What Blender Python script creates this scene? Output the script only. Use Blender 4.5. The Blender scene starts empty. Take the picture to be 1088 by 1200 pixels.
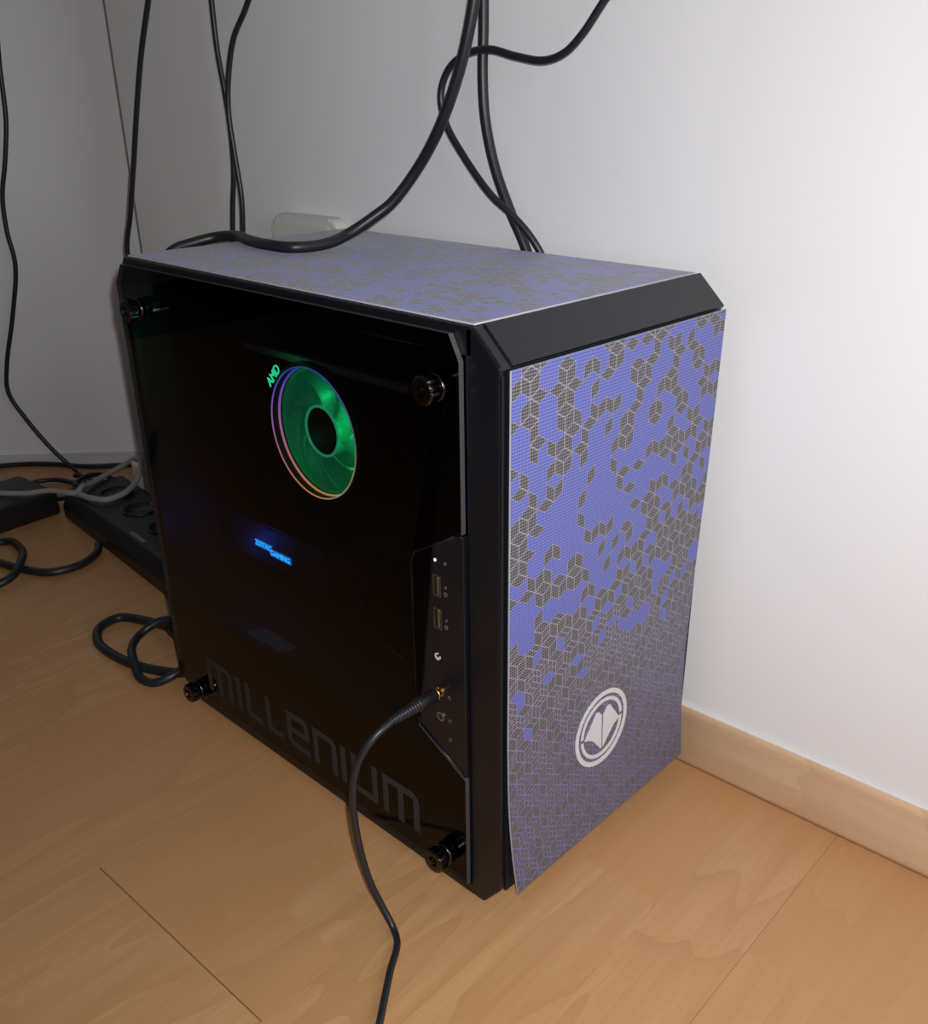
import bpy, bmesh, math, random
from mathutils import Vector, Matrix, noise

random.seed(7)
S = bpy.context.scene
COL = S.collection
PI = math.pi

# ------------------------------------------------------------------ camera
cam_d = bpy.data.cameras.new('camera')
cam = bpy.data.objects.new('camera', cam_d)
COL.objects.link(cam)
S.camera = cam
FPX, PCX, PCY = 1120.79, 562.64, 641.33
cam_d.sensor_fit = 'HORIZONTAL'
cam_d.sensor_width = 36.0
cam_d.lens = FPX * 36.0 / 1088.0
cam_d.shift_x = (544.0 - PCX) / 1088.0
cam_d.shift_y = (PCY - 600.0) / 1088.0
cam_d.clip_start = 0.01
CAM = Vector((0.7689, -0.3790, 0.5345))
RX = Vector((0.72651, 0.68713, -0.00634))
RY = Vector((0.28868, -0.31357, -0.90462))
RZ = Vector((-0.62357, 0.65538, -0.42618))
m = Matrix(((RX.x, -RY.x, -RZ.x), (RX.y, -RY.y, -RZ.y), (RX.z, -RY.z, -RZ.z)))
cam.matrix_world = Matrix.Translation(CAM) @ m.to_4x4()

# ------------------------------------------------------------------ world and light
w = bpy.data.worlds.new('room_ambient')
S.world = w
w.use_nodes = True
w.node_tree.nodes['Background'].inputs[0].default_value = (0.80, 0.88, 1.0, 1)
w.node_tree.nodes['Background'].inputs[1].default_value = 0.035

fl = bpy.data.lights.new('phone_flash', 'AREA')      # the LED beside the phone's lens
fl.shape = 'DISK'
fl.size = 0.012
fl.energy = 4.3
fl.color = (1.0, 0.985, 0.985)
flo = bpy.data.objects.new('phone_flash', fl)
COL.objects.link(flo)
flo.location = CAM + RX * 0.012 - RY * 0.022
aim = (RZ + RX * 0.36 - RY * 0.14).normalized()
flo.rotation_euler = aim.to_track_quat('-Z', 'Y').to_euler()

wl = bpy.data.lights.new('side_light', 'AREA')      # unseen soft source off to the right, added to light the left wall
wl.shape = 'RECTANGLE'
wl.size = 0.9
wl.size_y = 0.9
wl.energy = 9.0
wl.color = (0.90, 0.95, 1.0)
wlo = bpy.data.objects.new('side_light', wl)
COL.objects.link(wlo)
wlo.location = (2.0, -0.22, 0.80)
wlo.rotation_euler = (Vector((-0.35, 0.20, 0.30)) - Vector(wlo.location)).to_track_quat('-Z', 'Y').to_euler()

S.view_settings.view_transform = 'Standard'
S.view_settings.look = 'None'
S.view_settings.exposure = 0.0
S.view_settings.gamma = 1.0
S.view_settings.use_curve_mapping = False

# ------------------------------------------------------------------ helpers
def s2l(r, g, b):
    f = lambda c: (c / 255 / 12.92) if c <= 10.3 else ((c / 255 + 0.055) / 1.055) ** 2.4
    return (f(r), f(g), f(b), 1.0)

def newmat(name):
    mt = bpy.data.materials.new(name)
    mt.use_nodes = True
    nt = mt.node_tree
    return mt, nt, nt.nodes['Principled BSDF']

def N(nt, t, **kw):
    n = nt.nodes.new(t)
    for k, v in kw.items():
        setattr(n, k, v)
    return n

def math_n(nt, op, a, b=None, c=None):
    n = nt.nodes.new('ShaderNodeMath')
    n.operation = op
    for i, v in enumerate((a, b, c)):
        if v is None:
            continue
        if isinstance(v, (int, float)):
            n.inputs[i].default_value = v
        else:
            nt.links.new(v, n.inputs[i])
    return n.outputs[0]

def mixc(nt, fac, a, b):
    n = nt.nodes.new('ShaderNodeMix')
    n.data_type = 'RGBA'
    for sock, v in ((n.inputs[0], fac), (n.inputs[6], a), (n.inputs[7], b)):
        if isinstance(v, (int, float)):
            sock.default_value = v
        elif isinstance(v, tuple):
            sock.default_value = v
        else:
            nt.links.new(v, sock)
    return n.outputs[2]

def simple(name, col, rough=0.5, metal=0.0, spec=0.5, bump=0.0, bscale=400.0, var=0.0, emit=None, estr=0.0):
    mt, nt, b = newmat(name)
    b.inputs['Base Color'].default_value = col
    b.inputs['Roughness'].default_value = rough
    b.inputs['Metallic'].default_value = metal
    b.inputs['Specular IOR Level'].default_value = spec
    tc = N(nt, 'ShaderNodeTexCoord')
    nz = N(nt, 'ShaderNodeTexNoise')
    nz.inputs['Scale'].default_value = bscale
    nz.inputs['Detail'].default_value = 3
    nt.links.new(tc.outputs['Object'], nz.inputs['Vector'])
    if var > 0:
        c2 = tuple(min(1, c * (1 + var)) for c in col[:3]) + (1,)
        c1 = tuple(c * (1 - var) for c in col[:3]) + (1,)
        nt.links.new(mixc(nt, nz.outputs[0], c1, c2), b.inputs['Base Color'])
    if bump > 0:
        bp = N(nt, 'ShaderNodeBump')
        bp.inputs['Strength'].default_value = bump
        bp.inputs['Distance'].default_value = 0.0005
        nt.links.new(nz.outputs[0], bp.inputs['Height'])
        nt.links.new(bp.outputs[0], b.inputs['Normal'])
    if emit:
        b.inputs['Emission Color'].default_value = emit
        b.inputs['Emission Strength'].default_value = estr
    return mt

def link(o, parent=None):
    COL.objects.link(o)
    if parent is not None:
        o.parent = parent
    return o

def obj(name, bm, mat, parent=None, smooth=False, loc=None):
    me = bpy.data.meshes.new(name)
    bmesh.ops.recalc_face_normals(bm, faces=bm.faces[:])
    bm.to_mesh(me)
    bm.free()
    for mt in (mat if isinstance(mat, (list, tuple)) else [mat]):
        me.materials.append(mt)
    if smooth:
        for p in me.polygons:
            p.use_smooth = True
    o = bpy.data.objects.new(name, me)
    if loc is not None:
        o.location = loc
    return link(o, parent)

def empty(name, loc=(0, 0, 0)):
    o = bpy.data.objects.new(name, None)
    o.location = loc
    o.empty_display_size = 0.05
    return link(o)

def tag(o, label, cat, group=None):
    o['label'] = label
    o['category'] = cat
    if group:
        o['group'] = group
    return o

def struct(o, label=None):
    o['kind'] = 'structure'
    if label:
        o['label'] = label
    return o

def box(bm, x0, x1, y0, y1, z0, z1, bev=0.0, seg=2, mi=0):
    vs = [bm.verts.new((x, y, z)) for x in (x0, x1) for y in (y0, y1) for z in (z0, z1)]
    F = [(0, 1, 3, 2), (4, 6, 7, 5), (0, 4, 5, 1), (2, 3, 7, 6), (0, 2, 6, 4), (1, 5, 7, 3)]
    fs = [bm.faces.new([vs[i] for i in f]) for f in F]
    for f in fs:
        f.material_index = mi
    if bev > 0:
        es = list({e for f in fs for e in f.edges})
        r = bmesh.ops.bevel(bm, geom=es, offset=bev, segments=seg, affect='EDGES', profile=0.5)
        for f in r['faces']:
            f.material_index = mi
    return fs

def prism_xz(bm, pts, y0, y1, bev=0.0, seg=2, mi=0):
    a = [bm.verts.new((x, y0, z)) for x, z in pts]
    b = [bm.verts.new((x, y1, z)) for x, z in pts]
    n = len(pts)
    fs = [bm.faces.new(a), bm.faces.new(b[::-1])]
    for i in range(n):
        fs.append(bm.faces.new((a[i], a[(i + 1) % n], b[(i + 1) % n], b[i])))
    for f in fs:
        f.material_index = mi
    if bev > 0:
        es = list({e for f in fs for e in f.edges})
        bmesh.ops.bevel(bm, geom=es, offset=bev, segments=seg, affect='EDGES', profile=0.5)
    return fs

def prism_xy(bm, pts, z0, z1, bev=0.0, seg=2):
    a = [bm.verts.new((x, y, z0)) for x, y in pts]
    b = [bm.verts.new((x, y, z1)) for x, y in pts]
    n = len(pts)
    fs = [bm.faces.new(a[::-1]), bm.faces.new(b)]
    for i in range(n):
        fs.append(bm.faces.new((a[i], a[(i + 1) % n], b[(i + 1) % n], b[i])))
    if bev > 0:
        es = list({e for f in fs for e in f.edges})
        bmesh.ops.bevel(bm, geom=es, offset=bev, segments=seg, affect='EDGES', profile=0.5)
    return fs

def frame_of(d):
    d = Vector(d).normalized()
    up = Vector((0, 0, 1)) if abs(d.z) < 0.9 else Vector((1, 0, 0))
    a = d.cross(up).normalized()
    return a, d.cross(a).normalized()

def lathe(bm, origin, axis, prof, seg=24, mi=0, cap=True):
    """prof: list of (distance along axis, radius)"""
    o = Vector(origin)
    ax = Vector(axis).normalized()
    a, b = frame_of(ax)
    rings = []
    for d, r in prof:
        rings.append([bm.verts.new(o + ax * d + (a * math.cos(2 * PI * k / seg) + b * math.sin(2 * PI * k / seg)) * r)
                      for k in range(seg)])
    for i in range(len(rings) - 1):
        for k in range(seg):
            f = bm.faces.new((rings[i][k], rings[i][(k + 1) % seg], rings[i + 1][(k + 1) % seg], rings[i + 1][k]))
            f.material_index = mi
            f.smooth = True
    if cap:
        for r in (rings[0][::-1], rings[-1]):
            f = bm.faces.new(r)
            f.material_index = mi

def ring_xz(bm, cx, cz, y0, y1, r0, r1, seg=48, a0=0.0, a1=2 * PI, mi=0):
    full = abs(a1 - a0 - 2 * PI) < 1e-6
    n = seg if full else seg + 1
    V = []
    for k in range(n):
        t = a0 + (a1 - a0) * k / seg
        c, s_ = math.cos(t), math.sin(t)
        V.append([bm.verts.new((cx + c * r, y, cz + s_ * r)) for r, y in ((r0, y0), (r1, y0), (r1, y1), (r0, y1))])
    for k in range(seg):
        p, q = V[k], V[(k + 1) % n]
        for j in range(4):
            f = bm.faces.new((p[j], p[(j + 1) % 4], q[(j + 1) % 4], q[j]))
            f.material_index = mi
    if not full:
        bm.faces.new(V[0])
        bm.faces.new(V[-1][::-1])

def spline(pts, sub=10):
    P = [Vector(p) for p in pts]
    P = [P[0] * 2 - P[1]] + P + [P[-1] * 2 - P[-2]]
    out = []
    for i in range(1, len(P) - 2):
        p0, p1, p2, p3 = P[i - 1:i + 3]
        # centripetal Catmull-Rom keeps the cable free of kinks
        t0 = 0.0
        t1 = t0 + max((p1 - p0).length, 1e-5) ** 0.5
        t2 = t1 + max((p2 - p1).length, 1e-5) ** 0.5
        t3 = t2 + max((p3 - p2).length, 1e-5) ** 0.5
        for k in range(sub):
            t = t1 + (t2 - t1) * k / sub
            a1 = p0 * ((t1 - t) / (t1 - t0)) + p1 * ((t - t0) / (t1 - t0))
            a2 = p1 * ((t2 - t) / (t2 - t1)) + p2 * ((t - t1) / (t2 - t1))
            a3 = p2 * ((t3 - t) / (t3 - t2)) + p3 * ((t - t2) / (t3 - t2))
            b1 = a1 * ((t2 - t) / (t2 - t0)) + a2 * ((t - t0) / (t2 - t0))
            b2 = a2 * ((t3 - t) / (t3 - t1)) + a3 * ((t - t1) / (t3 - t1))
            out.append(b1 * ((t2 - t) / (t2 - t1)) + b2 * ((t - t1) / (t2 - t1)))
    out.append(P[-2])
    return out

def tube(bm, path, r, seg=12, squash=1.0):
    a = None
    rings = []
    for i, p in enumerate(path):
        d = (path[min(i + 1, len(path) - 1)] - path[max(i - 1, 0)]).normalized()
        if a is None:
            a, _ = frame_of(d)
        a = (a - d * a.dot(d)).normalized()
        b = d.cross(a)
        rr = r(i / (len(path) - 1)) if callable(r) else r
        rings.append([bm.verts.new(p + (a * math.cos(2 * PI * k / seg) + b * math.sin(2 * PI * k / seg) * squash) * rr)
                      for k in range(seg)])
    for i in range(len(rings) - 1):
        for k in range(seg):
            f = bm.faces.new((rings[i][k], rings[i][(k + 1) % seg], rings[i + 1][(k + 1) % seg], rings[i + 1][k]))
            f.smooth = True
    bm.faces.new(rings[0][::-1])
    bm.faces.new(rings[-1])

def cable(name, pts, r, mat, label, group=None, parent=None, cat='cable'):
    bm = bmesh.new()
    tube(bm, spline(pts), r)
    o = obj(name, bm, mat, parent)
    if parent is None:
        tag(o, label, cat, group)
    return o

def text_mesh(body, size, depth):
    cu = bpy.data.curves.new('lettering', 'FONT')
    cu.body = body
    cu.size = size
    cu.extrude = depth
    cu.align_x = 'CENTER'
    cu.align_y = 'CENTER'
    t = bpy.data.objects.new('lettering', cu)
    COL.objects.link(t)
    dg = bpy.context.evaluated_depsgraph_get()
    me = bpy.data.meshes.new_from_object(t.evaluated_get(dg))
    bpy.data.objects.remove(t)
    return me

# ------------------------------------------------------------------ materials
def mat_wall(name, col):
    mt, nt, b = newmat(name)
    tc = N(nt, 'ShaderNodeTexCoord')
    n1 = N(nt, 'ShaderNodeTexNoise')
    n1.inputs['Scale'].default_value = 260
    n1.inputs['Detail'].default_value = 5
    n2 = N(nt, 'ShaderNodeTexNoise')
    n2.inputs['Scale'].default_value = 5
    n2.inputs['Detail'].default_value = 4
    nt.links.new(tc.outputs['Object'], n1.inputs['Vector'])
    nt.links.new(tc.outputs['Object'], n2.inputs['Vector'])
    c1 = tuple(c * 0.965 for c in col[:3]) + (1,)
    nt.links.new(mixc(nt, n2.outputs[0], c1, col), b.inputs['Base Color'])
    bp = N(nt, 'ShaderNodeBump')
    bp.inputs['Strength'].default_value = 0.22
    bp.inputs['Distance'].default_value = 0.0006
    nt.links.new(n1.outputs[0], bp.inputs['Height'])
    nt.links.new(bp.outputs[0], b.inputs['Normal'])
    b.inputs['Roughness'].default_value = 0.75
    b.inputs['Specular IOR Level'].default_value = 0.3
    return mt

def mat_wood(name, light, dark, red, plank=True, along='Y', strip_w=0.0687, fine=1.0, rough=0.38):
    """beech: object coordinates in metres, the grain runs along one axis"""
    mt, nt, b = newmat(name)
    L = nt.links.new
    tc = N(nt, 'ShaderNodeTexCoord')
    oi = N(nt, 'ShaderNodeObjectInfo')
    sx = N(nt, 'ShaderNodeSeparateXYZ')
    L(tc.outputs['Object'], sx.inputs[0])
    if along == 'Y':
        ax, ac, az = sx.outputs[1], sx.outputs[0], sx.outputs[2]
    else:
        ax, ac, az = sx.outputs[0], sx.outputs[2], sx.outputs[1]
    rnd = oi.outputs['Random']
    if plank:
        strip = math_n(nt, 'FLOOR', math_n(nt, 'DIVIDE', ac, strip_w))
        wn0 = N(nt, 'ShaderNodeTexWhiteNoise', noise_dimensions='2D')
        cb0 = N(nt, 'ShaderNodeCombineXYZ')
        L(strip, cb0.inputs[0]); L(math_n(nt, 'MULTIPLY', rnd, 91.7), cb0.inputs[1])
        L(cb0.outputs[0], wn0.inputs['Vector'])
        seg = math_n(nt, 'FLOOR', math_n(nt, 'ADD', math_n(nt, 'DIVIDE', ax, 0.43), wn0.outputs['Value']))
        wn = N(nt, 'ShaderNodeTexWhiteNoise', noise_dimensions='3D')
        cb = N(nt, 'ShaderNodeCombineXYZ')
        L(strip, cb.inputs[0]); L(seg, cb.inputs[1]); L(math_n(nt, 'MULTIPLY', rnd, 57.3), cb.inputs[2])
        L(cb.outputs[0], wn.inputs['Vector'])
        tone, off = wn.outputs['Value'], wn.outputs['Color']
        so = N(nt, 'ShaderNodeSeparateColor'); L(off, so.inputs[0])
        o1, o2 = so.outputs[0], so.outputs[1]
    else:
        tone, o1, o2 = rnd, rnd, rnd
    # cathedral figure: stretched coordinates, offset for each strip
    cx = N(nt, 'ShaderNodeCombineXYZ')
    L(math_n(nt, 'ADD', math_n(nt, 'MULTIPLY', ac, 16.0 * fine), math_n(nt, 'MULTIPLY', o1, 40.0)), cx.inputs[0])
    L(math_n(nt, 'ADD', math_n(nt, 'MULTIPLY', ax, 3.0 * fine), math_n(nt, 'MULTIPLY', o2, 40.0)), cx.inputs[1])
    nf = N(nt, 'ShaderNodeTexNoise')
    nf.inputs['Scale'].default_value = 1.0
    nf.inputs['Detail'].default_value = 1.5
    L(cx.outputs[0], nf.inputs['Vector'])
    bands = math_n(nt, 'FRACT', math_n(nt, 'MULTIPLY', nf.outputs[0], 7.0))
    fig = math_n(nt, 'POWER', bands, 2.2)
    # fine pores: short dashes along the grain
    cp = N(nt, 'ShaderNodeCombineXYZ')
    L(math_n(nt, 'MULTIPLY', ac, 900.0), cp.inputs[0])
    L(math_n(nt, 'MULTIPLY', ax, 45.0), cp.inputs[1])
    L(math_n(nt, 'MULTIPLY', az, 900.0), cp.inputs[2])
    npn = N(nt, 'ShaderNodeTexNoise')
    npn.inputs['Scale'].default_value = 1.0
    npn.inputs['Detail'].default_value = 3.0
    L(cp.outputs[0], npn.inputs['Vector'])
    pr = N(nt, 'ShaderNodeMapRange')
    pr.inputs[1].default_value = 0.40; pr.inputs[2].default_value = 0.68
    L(npn.outputs[0], pr.inputs[0])
    cs = N(nt, 'ShaderNodeCombineXYZ')
    L(math_n(nt, 'MULTIPLY', ac, 140.0), cs.inputs[0])
    L(math_n(nt, 'MULTIPLY', ax, 5.0), cs.inputs[1])
    L(math_n(nt, 'MULTIPLY', o1, 30.0), cs.inputs[2])
    ns = N(nt, 'ShaderNodeTexNoise')
    ns.inputs['Scale'].default_value = 1.0
    ns.inputs['Detail'].default_value = 4.0
    L(cs.outputs[0], ns.inputs['Vector'])
    c = mixc(nt, ns.outputs[0], dark, light)
    c = mixc(nt, math_n(nt, 'MULTIPLY', fig, 0.62), c, dark)
    c = mixc(nt, math_n(nt, 'MULTIPLY', math_n(nt, 'SUBTRACT', 1.0, pr.outputs[0]), 0.30), c, dark)
    c = mixc(nt, math_n(nt, 'MULTIPLY', tone, 0.85 if plank else 0.2), c, red)
    L(c, b.inputs['Base Color'])
    bp = N(nt, 'ShaderNodeBump')
    bp.inputs['Strength'].default_value = 0.10
    bp.inputs['Distance'].default_value = 0.0003
    L(pr.outputs[0], bp.inputs['Height'])
    L(bp.outputs[0], b.inputs['Normal'])
    b.inputs['Roughness'].default_value = rough
    b.inputs['Specular IOR Level'].default_value = 0.35
    return mt

M_WALL = mat_wall('wall_paint', (0.80, 0.80, 0.815, 1))
M_WALL2 = mat_wall('wall_paint_grey', (0.86, 0.86, 0.88, 1))
M_FLOOR = mat_wood('beech_laminate', (0.680, 0.395, 0.190, 1), (0.440, 0.225, 0.092, 1), (0.505, 0.258, 0.108, 1))
M_SKIRT = mat_wood('beech_skirting', (0.82, 0.58, 0.37, 1), (0.60, 0.38, 0.22, 1), (0.76, 0.52, 0.32, 1),
                   plank=False, along='X', fine=0.8, rough=0.5)
M_CAULK = simple('white_caulk', (0.75, 0.73, 0.70, 1), 0.8, bump=0.2)
M_GAP = simple('joint_dark', (0.06, 0.035, 0.02, 1), 0.9)
M_PLAS = simple('black_plastic', (0.0032, 0.0042, 0.0072, 1), 0.36, bump=0.12, bscale=1500)
M_METAL = simple('black_steel', (0.014, 0.014, 0.016, 1), 0.5, bump=0.05, bscale=900)
M_DARK = simple('interior_black', (0.008, 0.008, 0.010, 1), 0.6, spec=0.3)
M_PCB = simple('circuit_board_black', (0.010, 0.012, 0.012, 1), 0.5, var=0.3, bscale=150)
M_SCREW = simple('black_chrome', (0.055, 0.052, 0.050, 1), 0.22, metal=1.0, bump=0.1)
M_STEEL = simple('port_steel', (0.42, 0.41, 0.38, 1), 0.32, metal=1.0)
M_GOLD = simple('gold_plated', (0.95, 0.68, 0.18, 1), 0.25, metal=1.0)
M_RUBBER = simple('black_cable_rubber', (0.013, 0.0145, 0.0185, 1), 0.40, bump=0.06, bscale=800)
M_RUBBER2 = simple('soft_black_rubber', (0.006, 0.006, 0.007, 1), 0.5)
M_GREY = simple('grey_cable_sheath', (0.34, 0.32, 0.30, 1), 0.5, var=0.1, bscale=30)
M_WHITEP = simple('white_plastic', (0.66, 0.65, 0.63, 1), 0.4, bump=0.03)
M_PRINT = simple('white_print', (0.62, 0.62, 0.64, 1), 0.6)
M_DIMPRINT = simple('grey_print', (0.085, 0.085, 0.09, 1), 0.6)
M_FILM = simple('lettering_film', (0.042, 0.036, 0.034, 1), 0.7, spec=0.2)
M_LOGO = simple('silver_logo_print', (0.60, 0.60, 0.63, 1), 0.45, bump=0.15, bscale=1800)
M_EDGE = simple('lit_glass_edge', (0.060, 0.059, 0.058, 1), 0.35)  # grey stands in for the light caught along the glass bevel
M_LABEL = simple('label_paper', (0.20, 0.20, 0.20, 1), 0.6)
M_STRIPB = simple('strip_black_plastic', (0.007, 0.007, 0.008, 1), 0.45, bump=0.1, bscale=900)
M_ALU = simple('heatsink_aluminium', (0.10, 0.10, 0.11, 1), 0.4, metal=0.8)
M_SHEETRIM = simple('mesh_sheet_rim', (0.45, 0.45, 0.50, 1), 0.5)

def mat_glass():
    mt = bpy.data.materials.new('smoked_glass')
    mt.use_nodes = True
    nt = mt.node_tree
    nt.nodes.remove(nt.nodes['Principled BSDF'])
    out = nt.nodes['Material Output']
    tr = N(nt, 'ShaderNodeBsdfTransparent')
    tr.inputs[0].default_value = (0.40, 0.40, 0.41, 1)
    gl = N(nt, 'ShaderNodeBsdfGlossy')
    gl.inputs['Roughness'].default_value = 0.03
    gl.inputs['Color'].default_value = (0.9, 0.9, 0.9, 1)
    lw = N(nt, 'ShaderNodeLayerWeight')
    lw.inputs['Blend'].default_value = 0.5
    fz = math_n(nt, 'ADD', math_n(nt, 'MULTIPLY', math_n(nt, 'POWER', lw.outputs['Facing'], 5.0), 0.96), 0.012)
    mx = N(nt, 'ShaderNodeMixShader')
    nt.links.new(fz, mx.inputs[0])
    nt.links.new(tr.outputs[0], mx.inputs[1])
    nt.links.new(gl.outputs[0], mx.inputs[2])
    nt.links.new(mx.outputs[0], out.inputs[0])
    return mt
M_GLASS = mat_glass()

def mat_emit(name, col, st):
    mt, nt, b = newmat(name)
    b.inputs['Base Color'].default_value = (0.02, 0.02, 0.02, 1)
    b.inputs['Emission Color'].default_value = col
    b.inputs['Emission Strength'].default_value = st
    return mt

def mat_ring():
    mt, nt, b = newmat('rainbow_led_ring')
    tc = N(nt, 'ShaderNodeTexCoord')
    sp = N(nt, 'ShaderNodeSeparateXYZ')
    nt.links.new(tc.outputs['Object'], sp.inputs[0])
    ang = math_n(nt, 'ARCTAN2', sp.outputs[2], sp.outputs[0])
    fac = math_n(nt, 'ADD', math_n(nt, 'DIVIDE', ang, 2 * PI), 0.5)
    cr = N(nt, 'ShaderNodeValToRGB')
    cr.color_ramp.interpolation = 'LINEAR'
    E = cr.color_ramp.elements
    E[0].position = 0.0;  E[0].color = (0.62, 0.22, 0.62, 1)
    E[1].position = 1.0;  E[1].color = (0.62, 0.22, 0.62, 1)
    for p, c in ((0.10, (0.85, 0.28, 0.30, 1)), (0.22, (0.95, 0.42, 0.12, 1)), (0.34, (0.75, 0.55, 0.22, 1)),
                 (0.46, (0.28, 0.36, 0.20, 1)), (0.56, (0.12, 0.22, 0.30, 1)), (0.66, (0.08, 0.12, 0.62, 1)),
                 (0.78, (0.04, 0.10, 0.40, 1)), (0.88, (0.12, 0.12, 0.85, 1)), (0.95, (0.42, 0.18, 0.85, 1))):
        e = E.new(p)
        e.color = c
    nt.links.new(fac, cr.inputs[0])
    b.inputs['Base Color'].default_value = (0.02, 0.02, 0.02, 1)
    nt.links.new(cr.outputs[0], b.inputs['Emission Color'])
    b.inputs['Emission Strength'].default_value = 2.6
    return mt
M_RING = mat_ring()
M_GREENLED = mat_emit('green_led', (0.02, 1.0, 0.36, 1), 6.0)
M_GREENTXT = mat_emit('green_lit_letters', (0.03, 1.0, 0.40, 1), 4.0)
M_BLUETXT = mat_emit('blue_lit_letters', (0.03, 0.42, 1.0, 1), 6.5)
M_BLUEBACK = mat_emit('blue_lit_backing', (0.0, 0.30, 1.0, 1), 2.2)
M_WHITELED = mat_emit('white_led', (0.9, 0.95, 1.0, 1), 0.9)

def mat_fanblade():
    # frosted blade; the LED glow is put into base colour and emission
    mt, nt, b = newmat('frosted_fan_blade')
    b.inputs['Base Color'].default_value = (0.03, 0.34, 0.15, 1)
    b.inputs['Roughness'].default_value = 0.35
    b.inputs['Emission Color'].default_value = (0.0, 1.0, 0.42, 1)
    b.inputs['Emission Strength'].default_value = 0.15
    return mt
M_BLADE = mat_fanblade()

def mat_mesh_sheet(name):
    """printed dust-filter mesh: each rhombus face carries its print in attributes and UVs"""
    mt, nt, b = newmat(name)
    L = nt.links.new
    uv = N(nt, 'ShaderNodeUVMap', uv_map='rhomb')
    su = N(nt, 'ShaderNodeSeparateXYZ'); L(uv.outputs[0], su.inputs[0])
    gv = N(nt, 'ShaderNodeUVMap', uv_map='grid')
    sg = N(nt, 'ShaderNodeSeparateXYZ'); L(gv.outputs[0], sg.inputs[0])
    at = N(nt, 'ShaderNodeAttribute', attribute_name='tone')
    ab = N(nt, 'ShaderNodeAttribute', attribute_name='sub')
    al = N(nt, 'ShaderNodeAttribute', attribute_name='linetint')
    u, v = su.outputs[0], su.outputs[1]
    eu = math_n(nt, 'MINIMUM', u, math_n(nt, 'SUBTRACT', 1.0, u))
    ev = math_n(nt, 'MINIMUM', v, math_n(nt, 'SUBTRACT', 1.0, v))
    edge = math_n(nt, 'LESS_THAN', math_n(nt, 'MINIMUM', eu, ev), 0.055)
    # half lines inside some of the rhombs lower down
    hu = math_n(nt, 'LESS_THAN', math_n(nt, 'ABSOLUTE', math_n(nt, 'SUBTRACT', u, 0.5)), 0.045)
    hv = math_n(nt, 'LESS_THAN', math_n(nt, 'ABSOLUTE', math_n(nt, 'SUBTRACT', v, 0.5)), 0.045)
    s1 = math_n(nt, 'MULTIPLY', hu, math_n(nt, 'GREATER_THAN', ab.outputs['Fac'], 0.35))
    s2 = math_n(nt, 'MULTIPLY', hv, math_n(nt, 'GREATER_THAN', ab.outputs['Fac'], 0.62))
    line = math_n(nt, 'MAXIMUM', edge, math_n(nt, 'MAXIMUM', s1, s2))
    # woven mesh: light strands over dark holes
    P = 0.0021
    gy = math_n(nt, 'FRACT', math_n(nt, 'DIVIDE', sg.outputs[1], P))
    gx = math_n(nt, 'FRACT', math_n(nt, 'DIVIDE', sg.outputs[0], P))
    wy = math_n(nt, 'LESS_THAN', gy, 0.40)
    wx = math_n(nt, 'LESS_THAN', gx, 0.26)
    strand = math_n(nt, 'MAXIMUM', wy, wx)
    DK_H = (0.028, 0.026, 0.027, 1)
    DK_S = (0.150, 0.143, 0.158, 1)
    BL_H = (0.064, 0.076, 0.31, 1)
    BL_S = (0.142, 0.164, 0.47, 1)
    dark = mixc(nt, strand, DK_H, DK_S)
    blue = mixc(nt, strand, BL_H, BL_S)
    lt = mixc(nt, al.outputs['Fac'], (0.31, 0.29, 0.36, 1), (0.20, 0.19, 0.46, 1))
    lh = mixc(nt, strand, mixc(nt, 0.45, DK_H, lt), lt)
    dk2 = mixc(nt, line, dark, lh)
    col = mixc(nt, at.outputs['Fac'], dk2, blue)
    L(col, b.inputs['Base Color'])
    bp = N(nt, 'ShaderNodeBump')
    bp.inputs['Strength'].default_value = 0.35
    bp.inputs['Distance'].default_value = 0.0003
    L(strand, bp.inputs['Height'])
    L(bp.outputs[0], b.inputs['Normal'])
    b.inputs['Roughness'].default_value = 0.48
    b.inputs['Specular IOR Level'].default_value = 0.5
    b.inputs['Sheen Weight'].default_value = 0.22
    b.inputs['Sheen Roughness'].default_value = 0.35
    b.inputs['Sheen Tint'].default_value = (0.85, 0.87, 1.0, 1)
    return mt
M_MESH = mat_mesh_sheet('printed_mesh_fabric')

# ================================================================== THE SETTING
WY0, WYAW = 0.252, 0.030                 # the wall behind the computer, turned slightly from it
def wall_pt(x, off, z):
    return Vector((x, WY0 + WYAW * (x - 0.425) - off, z))

# ---- floor: a substrate with the laminate boards as its pieces
bm = bmesh.new()
box(bm, -2.2, 2.4, -2.2, 1.2, -0.03, -0.0085)
floor = struct(obj('floor', bm, M_GAP), 'beech-look three-strip laminate floor')

BW, BL = 0.206, 1.29
GX0 = 0.162
def plank_mesh(wd, ln):
    b_ = bmesh.new()
    g = 0.00007
    box(b_, g, wd - g, g, ln - g, -0.008, 0.0, bev=0.00012, seg=1)
    me = bpy.data.meshes.new('plank')
    bmesh.ops.recalc_face_normals(b_, faces=b_.faces[:])
    b_.to_mesh(me); b_.free()
    me.materials.append(M_FLOOR)
    return me
PM = plank_mesh(BW, BL)
row_off = {0: -0.175 - BL, -1: -0.175 - 0.62, 1: -0.175 - 0.40, -2: -0.175 - 0.98, 2: -0.175 - 0.80}
for row in range(-8, 8):
    off = row_off.get(row, -0.175 - random.random() * BL)
    for k in (-1, 0, 1):
        y = off + k * BL
        if y > 1.1 or y + BL < -1.9:
            continue
        o = bpy.data.objects.new('plank', PM)
        lx, ly = GX0 + row * BW, y
        a = 0.03
        o.location = (lx - math.sin(a) * ly, ly + math.sin(a) * (lx - 0.16), 0)
        o.rotation_euler = (0, 0, a)
        link(o, floor)

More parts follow.
